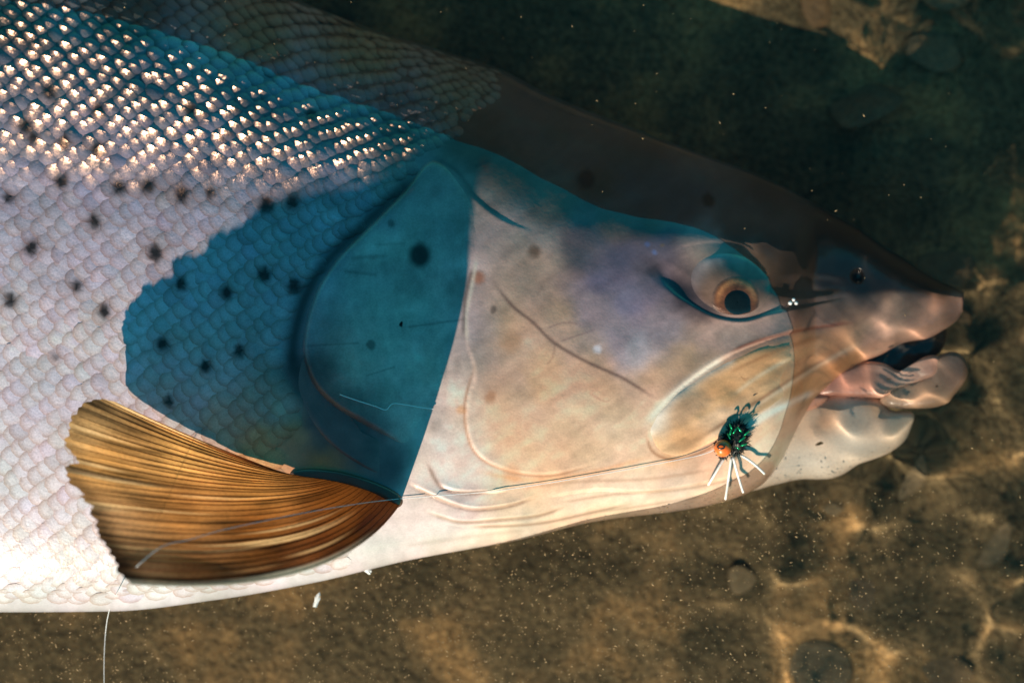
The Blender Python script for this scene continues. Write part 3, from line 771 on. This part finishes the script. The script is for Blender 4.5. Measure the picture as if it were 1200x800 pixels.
rx = (15.2*sz_)[:, None]; ry = (13.6*sz_)[:, None]
ul = (U*cr - Vv*sr); vl = (U*sr + Vv*cr)
r2 = su**2 + sv**2
upper = smooth(0, 1, (250-cy_)/110)[:, None]
lift = ((.55+1.0*np.clip((250-cy_)/110, 0, 1))*sz_*(1 + .35*rng.randn(N)).clip(.4, 1.8))[:, None]
tiltv = (rng.randn(N)*.22)[:, None]
hh = -lift*U + (.45 + 2.5*upper)*(1-r2)*sz_[:, None] + tiltv*Vv + .9 - 1.8*upper
pos = np.stack([cx_, cy_, H(cx_, cy_)], -1)[:, None] + t1[:, None]*(ul*rx)[..., None] + t2[:, None]*(vl*ry)[..., None]
# follow the curved body
Hq = H(pos[..., 0], pos[..., 1], False); 
tt_ = np.clip((pos[..., 1]-f_yb(pos[..., 0]))/(f_yv(pos[..., 0])-f_yb(pos[..., 0])), 0, 1)
flat = smooth(.02, .12, tt_)*smooth(.02, .10, 1-tt_)
H0 = H(pos[..., 0], pos[..., 1])
pos[..., 2] = pos[..., 2]*(1-flat) + H0*flat
pos = pos + nn[:, None]*hh[..., None]
scol = pigment(pos[..., 0], pos[..., 1])
jit = (1 + .045*rng.randn(N))[:, None, None]*(1 + .018*rng.randn(N, 1, 3))
bead_glints = (smooth(0, 60, 45+.28*cx_-cy_)[:, None]*(1-r2)[None])[..., None]  # scale middles on the back lightened as painted glints
scol = scol*(1 + 2.2*bead_glints)
rimk = smooth(.55, 1.0, np.sqrt(r2))[None, :, None]*(su < .4)[None, :, None]
dark_back = np.clip((70-cy_)/120, 0, 1)[:, None, None]
rimcol = np.array([.74, .60, .52])*(1-.3*dark_back)
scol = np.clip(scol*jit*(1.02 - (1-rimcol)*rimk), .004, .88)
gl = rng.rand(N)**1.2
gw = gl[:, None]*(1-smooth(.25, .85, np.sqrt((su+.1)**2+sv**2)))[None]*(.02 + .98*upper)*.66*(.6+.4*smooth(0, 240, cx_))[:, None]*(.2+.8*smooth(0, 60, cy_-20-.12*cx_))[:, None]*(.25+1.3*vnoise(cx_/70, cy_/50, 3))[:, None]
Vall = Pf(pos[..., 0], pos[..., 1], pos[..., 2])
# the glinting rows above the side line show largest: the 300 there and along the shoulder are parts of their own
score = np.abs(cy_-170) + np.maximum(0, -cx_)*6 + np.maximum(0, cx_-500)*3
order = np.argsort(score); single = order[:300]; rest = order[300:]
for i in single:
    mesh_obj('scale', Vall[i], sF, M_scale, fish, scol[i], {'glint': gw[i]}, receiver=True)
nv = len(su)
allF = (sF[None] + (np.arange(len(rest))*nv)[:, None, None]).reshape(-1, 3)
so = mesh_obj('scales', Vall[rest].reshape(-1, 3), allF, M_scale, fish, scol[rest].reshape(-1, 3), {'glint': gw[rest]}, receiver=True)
so['kind'] = 'stuff'

# ------------------------------------------------------------------ fishing fly hooked in the jaw
FZ = float(H(850, 522)) + 9
fly = empty('fishing_fly', tuple(P(855, 522, FZ-8).tolist()))
tag(fly, 'small fishing fly with orange bead head, black hackle and white rubber legs', 'fishing fly')
flo = np.array(fly.location)
def Py(x, y, z): return P(x, y, z) - flo
M_bead = plain('orange_bead', (.85, .16, .02), .35, .4, lo=.88, hi=1.05)
M_hack = plain('black_hackle', (.012, .014, .013), .4)
M_leg = plain('white_rubber', (.82, .82, .80), .45, lo=.92)
M_flash = NT('green_flash'); M_flash.p(Base_Color=(.02, .55, .22, 1), Metallic=.8, Roughness=.2); M_flash = M_flash.m
M_steel = plain('dark_hook_wire', (.12, .11, .10), .3, metallic=.9)
u = np.linspace(0, 2*np.pi, 32, endpoint=False); v = np.linspace(.03, np.pi-.03, 16)[:, None]
mesh_obj('bead', Py(847+10.2*np.sin(v)*np.cos(u), 525+10.2*np.sin(v)*np.sin(u), FZ+4+10*np.cos(v)+0*u), gridfaces(16, 32, True), M_bead, fly, receiver=True)
q = np.linspace(0, 2*np.pi, 20); tube('hook_eye', Py(845+4*np.cos(q), 523.2+2.4*np.sin(q), FZ+14.5+2.2*np.sin(q*1)), 1.1*S, M_steel, fly, 6)
def fibres(n, cx, cy, ex, ey, length, wd, seed, z0, zr):
    r = np.random.RandomState(seed); V = []; F = []
    for i in range(n):
        a = r.rand()*6.283; k = np.sqrt(r.rand()); x0, y0 = cx+ex*k*math.cos(a), cy+ey*k*math.sin(a)
        da = a + r.randn()*.7; L = length*(.5+r.rand()); x1, y1 = x0+L*math.cos(da), y0+L*math.sin(da)
        za = z0 + zr*(1-k)*r.rand(); zb = za + L*.5*(r.rand()-.2); px, py = -math.sin(da)*wd, math.cos(da)*wd
        b = len(V); mx, my = (x0+x1)/2, (y0+y1)/2
        V += [(x0+px, y0+py, za), (x0-px, y0-py, za), (mx+px, my+py, (za+zb)/2+1.5), (mx-px, my-py, (za+zb)/2+1.5), (x1, y1, zb), (mx, my, (za+zb)/2+1.5-wd*1.5)]
        F += [(b, b+1, b+3, b+2), (b+2, b+3, b+4), (b+1, b, b+5), (b+5, b+3, b+1)]
    V = np.array(V); return Py(V[:, 0], V[:, 1], V[:, 2]), F
V, F = fibres(420, 863, 513, 12, 17, 8, .55, 5, FZ-8, 16); mesh_obj('hackle', V, F, M_hack, fly, smooth_=False, receiver=True)
V, F = fibres(60, 847, 527, 9.5, 9.5, 5, .8, 6, FZ-6, 1); mesh_obj('collar', V, F, M_hack, fly, smooth_=False, receiver=True)
# wound body under the hackle
mesh_obj('fly_body', Py(864+9.5*np.sin(v)*np.cos(u)+2*np.cos(v), 513+14*np.sin(v)*np.sin(u), FZ-4+8*np.cos(v)+0*u), gridfaces(16, 32, True), M_hack, fly, receiver=True)
for (x0, y0, x1, y1) in [(855,497,858,503),(864,500,869,506),(872,510,878,505),(866,517,873,512),(859,508,863,502),(862,523,866,526),(857,503,855,510),(868,522,875,520),(853,508,856,515)]:
    s_ = np.linspace(0, 1, 5); tube('flash_strand', Py(x0+(x1-x0)*s_, y0+(y1-y0)*s_, FZ+5+2*np.sin(3*s_)), 1.0*S, M_flash, fly, 5)
for (x0, y0, xm, ym, x1, y1) in [(849,536,839,553,830,568),(857,535,854,560,850,585),(859,535,864,556,871,577),(868,533,882,540,896,555)]:
    s_ = np.linspace(0, 1, 12); X_ = (1-s_)**2*x0+2*s_*(1-s_)*xm+s_**2*x1; Y_ = (1-s_)**2*y0+2*s_*(1-s_)*ym+s_**2*y1
    zz = H(X_, np.minimum(Y_, f_yv(X_)-6)); zz = np.maximum(zz, ZW+2) + 6 + 4*np.sin(np.pi*s_)
    tube('leg', Py(X_, Y_, zz), np.linspace(1.45, 1.25, 12)*S, M_leg, fly, 7)

# ------------------------------------------------------------------ fishing line from the fly along the fish and into the water
M_line = NT('clear_nylon'); M_line.p(Base_Color=(.85, .87, .9, 1), Roughness=.15, Transmission_Weight=.1, IOR=1.5); M_line = M_line.m
LP = catmull([(845,523),(820,533),(760,545),(700,556),(640,566),(580,575),(520,580),(468,584)], 8)
lz = H(LP[:, 0], LP[:, 1]) + np.interp(np.arange(len(LP)), [0, 6, 12], [12, 6, 2.5])
LP2 = catmull([(468,584),(420,590),(360,600),(300,612),(255,622)], 6)[1:]
fa = lambda x_, y_: 0
# over the fin: rest just above its surface
FA, FS = np.meshgrid(np.linspace(0, 1, 120), np.linspace(0, 1, 80)); gX, gY, gZ = finpos(FA, FS)
def zfin(x_, y_):
    i = np.argmin((gX-x_)**2+(gY-y_)**2); return gZ.ravel()[i]
lz2 = np.array([zfin(a_, b_) for a_, b_ in LP2]) + 5
lz2[0] = max(lz2[0], lz[-1])
LP3 = catmull([(255,622),(222,632),(190,640),(160,664),(140,690),(128,715),(123,750),(122,800),(124,900),(130,1000)], 6)[1:]
lz3z = np.array([zfin(a_, b_) for a_, b_ in LP3]) + 4
lz3 = np.interp(np.arange(len(LP3)), [0, 8, 18, 26, 34, len(LP3)-1], [lz2[-1]+3, lz2[-1]+18, lz2[-1]+20, 30, ZW+4, ZW+3])
lz3[:18] = lz3z[:18]
line = tube('fishing_line', P(np.concatenate([LP[:, 0], LP2[:, 0], LP3[:, 0]]), np.concatenate([LP[:, 1], LP2[:, 1], LP3[:, 1]]), np.concatenate([lz, lz2, lz3])), .42*S, M_line, None, 6)
tag(line, 'thin clear fishing line running from the fly across the fin into water', 'fishing line')
q = catmull([(398,462),(415,468),(440,476),(452,480),(460,473),(475,474),(492,477),(508,479)], 6)
ln2 = tube('loose_thread', P(q[:, 0], q[:, 1], H(q[:, 0], q[:, 1])+11*wgill(q[:, 0], q[:, 1])+1.5), .6*S, M_line, None, 5)
tag(ln2, 'short loose pale thread lying on the shaded gill cover', 'thread')

# ------------------------------------------------------------------ river stones on the bed
def stone_mesh(seed):
    r = np.random.RandomState(seed); bm = bmesh.new(); bmesh.ops.create_icosphere(bm, subdivisions=3, radius=1.0)
    ax_ = [(r.randn(3), r.rand()*.5+.55) for _ in range(9)]
    for v_ in bm.verts:
        p = np.array(v_.co)
        for d_, h_ in ax_:
            d_ = d_/np.linalg.norm(d_); q_ = p @ d_
            if q_ > h_: p = p - d_*(q_-h_)*.75
        p *= 1 + .10*math.sin(3*p[0]+seed) * math.cos(2.3*p[1])
        v_.co = Vector((p[0], p[1]*.78, p[2]*.12))
    for f_ in bm.faces: f_.smooth = True
    m = bpy.data.meshes.new('river_stone'); bm.to_mesh(m); bm.free(); return m
def stone_mat(name, c1, c2):
    k = NT(name); r = k.ramp(k.noise(60, 5, .65).outputs['Fac'], [(.3, c1), (.7, c2)]); f = k.ramp(k.noise(500, 3).outputs['Fac'], [(.3, (.7,)*3), (.7, (1.2,)*3)])
    k.l(k.mul(r.outputs[0], f.outputs[0]), k.b.inputs['Base Color']); k.p(Roughness=.75); k.bump(k.noise(300, 4).outputs['Fac'], .0015, .8); return k.m
KINDS = [('rusty orange brown pebble lying on the silty river bed', stone_mat('rust_stone', (.11, .068, .028), (.20, .12, .047))),
         ('dark olive grey pebble half sunk in the river silt', stone_mat('olive_stone', (.15, .112, .056), (.23, .17, .085))),
         ('pale tan pebble lying on the brown river bed', stone_mat('tan_stone', (.12, .086, .042), (.21, .145, .068)))]
protos = []
for kq in range(3):
    for sd_ in range(3):
        m = stone_mesh(kq*7+sd_+1); m.materials.append(KINDS[kq][1]); protos.append((kq, m))
sr_ = np.random.RandomState(21); placed = []
tries = 0
while len(placed) < 24 and tries < 6000:
    tries += 1
    x_, y_ = sr_.uniform(830, 1290), sr_.uniform(-90, 890)
    if x_ < 830: continue
    if y_ < 320 and x_ < 990 and (y_ > 30 or x_ < 800): continue
    if 60 < y_ < f_yv(np.clip(x_, -300, 1100)) - 40 and x_ < 1000 and y_ > f_yb(np.clip(x_, -300, 1100)) + 20: continue
    r_ = 22 + 48*sr_.rand()**1.6
    if any((x_-a_)**2+(y_-b_)**2 < (.85*(r_+c_))**2 for a_, b_, c_ in placed): continue
    placed.append((x_, y_, r_))
    kq, m = protos[sr_.choice([0, 1, 2, 3, 3, 4, 4, 5, 5, 6, 7, 8])]
    o = bpy.data.objects.new('river_stone', m); col.objects.link(o)
    o.location = tuple(P(x_, y_, ZB - r_*.02).tolist()); o.scale = (r_*S*1.1,)*3
    o.rotation_euler = (sr_.randn()*.2, sr_.randn()*.2, sr_.rand()*6.28)
    o.cycles.is_caustics_receiver = True
    tag(o, KINDS[kq][0], 'stone', ['rust coloured pebbles', 'dark pebbles', 'pale tan pebbles'][kq])

# ------------------------------------------------------------------ silt specks drifting on the surface
def specks(n):
    r = np.random.RandomState(31); x_ = r.uniform(-60, 1260, n); y_ = r.uniform(-40, 860, n)
    hz = H(np.clip(x_, -300, 1120), np.clip(y_, f_yb(np.clip(x_, -300, 1120)), f_yv(np.clip(x_, -300, 1120))))
    inside = (y_ > f_yb(np.clip(x_, -300, 1120))) & (y_ < f_yv(np.clip(x_, -300, 1120))) & (x_ < 1125)
    ok = ~(inside & (hz > ZW-3))
    dens = np.where(y_ > 500, 1.0, .014)*(1-.75*smooth(1000, 1150, x_))*(.35+1.3*vnoise(x_/60, y_/60, 8))
    ok &= ~((x_ > 840) & (x_ < 1135) & (y_ > 390) & (y_ < 575))
    ok &= r.rand(n) < dens
    x_, y_ = x_[ok], y_[ok]; m = len(x_)
    s_ = .42 + .62*r.rand(m)**3; a_ = r.rand(m)*6.28; el = 1 + 1.8*r.rand(m)**2; z_ = ZW + 2.5 + r.rand(m)*1.5
    dx = np.stack([np.cos(a_)*s_*el, -np.sin(a_)*s_*el]); dy = np.stack([np.sin(a_)*s_, np.cos(a_)*s_])
    V = np.stack([P(x_-dx[0], y_-dx[1], z_), P(x_+dy[0], y_+dy[1], z_), P(x_+dx[0], y_+dx[1], z_), P(x_-dy[0], y_-dy[1], z_), P(x_, y_, z_+s_), P(x_, y_, z_-s_)], 1).reshape(-1, 3)
    b = (np.arange(m)*6)[:, None]
    F = np.concatenate([np.stack([b[:, 0]+i, b[:, 0]+j, b[:, 0]+4], 1) for i, j in ((0,3),(3,2),(2,1),(1,0))] + [np.stack([b[:, 0]+j, b[:, 0]+i, b[:, 0]+5], 1) for i, j in ((0,3),(3,2),(2,1),(1,0))])
    o = mesh_obj('floating_silt', V, F, plain('tan_silt', (.30, .20, .10), .7, nscale=600, lo=.4, hi=1.6), smooth_=False, receiver=True)
    tag(o, 'tiny tan specks of silt floating on the water', 'silt', kind='stuff')
specks(26000)

# foam flecks beside the belly and bubbles by the eye
M_foam = plain('white_foam', (.8, .82, .82), .25, .5)
for nm, (x_, y_, L, a_), lab in [('foam_fleck', (428,667,9,.5), 'bright white foam fleck on the water against the pale throat'), ('foam_fleck', (371,704,9,1.9), 'bluish white foam fleck floating on the water below the brown fin')]:
    r = np.random.RandomState(int(x_)); bm = bmesh.new(); bmesh.ops.create_icosphere(bm, subdivisions=2, radius=1.0)
    for v_ in bm.verts:
        p = v_.co; q_ = 1 + .5*math.sin(5*p.x+x_)*math.cos(4*p.y); xx_ = p.x*L*q_; yy_ = p.y*L*.32*q_
        v_.co = Vector((P(x_+xx_*math.cos(a_)-yy_*math.sin(a_), y_+xx_*math.sin(a_)+yy_*math.cos(a_), max(ZW+2, -14 if nm else 0)+p.z*2.5)).tolist())
    m = bpy.data.meshes.new(nm); bm.to_mesh(m); bm.free(); m.materials.append(M_foam)
    o = bpy.data.objects.new(nm, m); col.objects.link(o); tag(o, lab, 'foam', 'foam flecks')
M_bub = plain('bubble_film', (.9, .92, .93), .05, .6)
for i, (x_, y_, r_) in enumerate([(926,355,2.4),(930,351,2.0),(933,355,2.2)]):
    bm = bmesh.new(); bmesh.ops.create_icosphere(bm, subdivisions=2, radius=r_*S)
    for f_ in bm.faces: f_.smooth = True
    m = bpy.data.meshes.new('bubble'); bm.to_mesh(m); bm.free(); m.materials.append(M_bub)
    o = bpy.data.objects.new('bubble', m); col.objects.link(o); o.location = tuple(P(x_, y_, ZW+2.5).tolist())
    tag(o, 'tiny glinting air bubble on the water in front of the eye', 'bubble', 'bubbles in front of the eye')
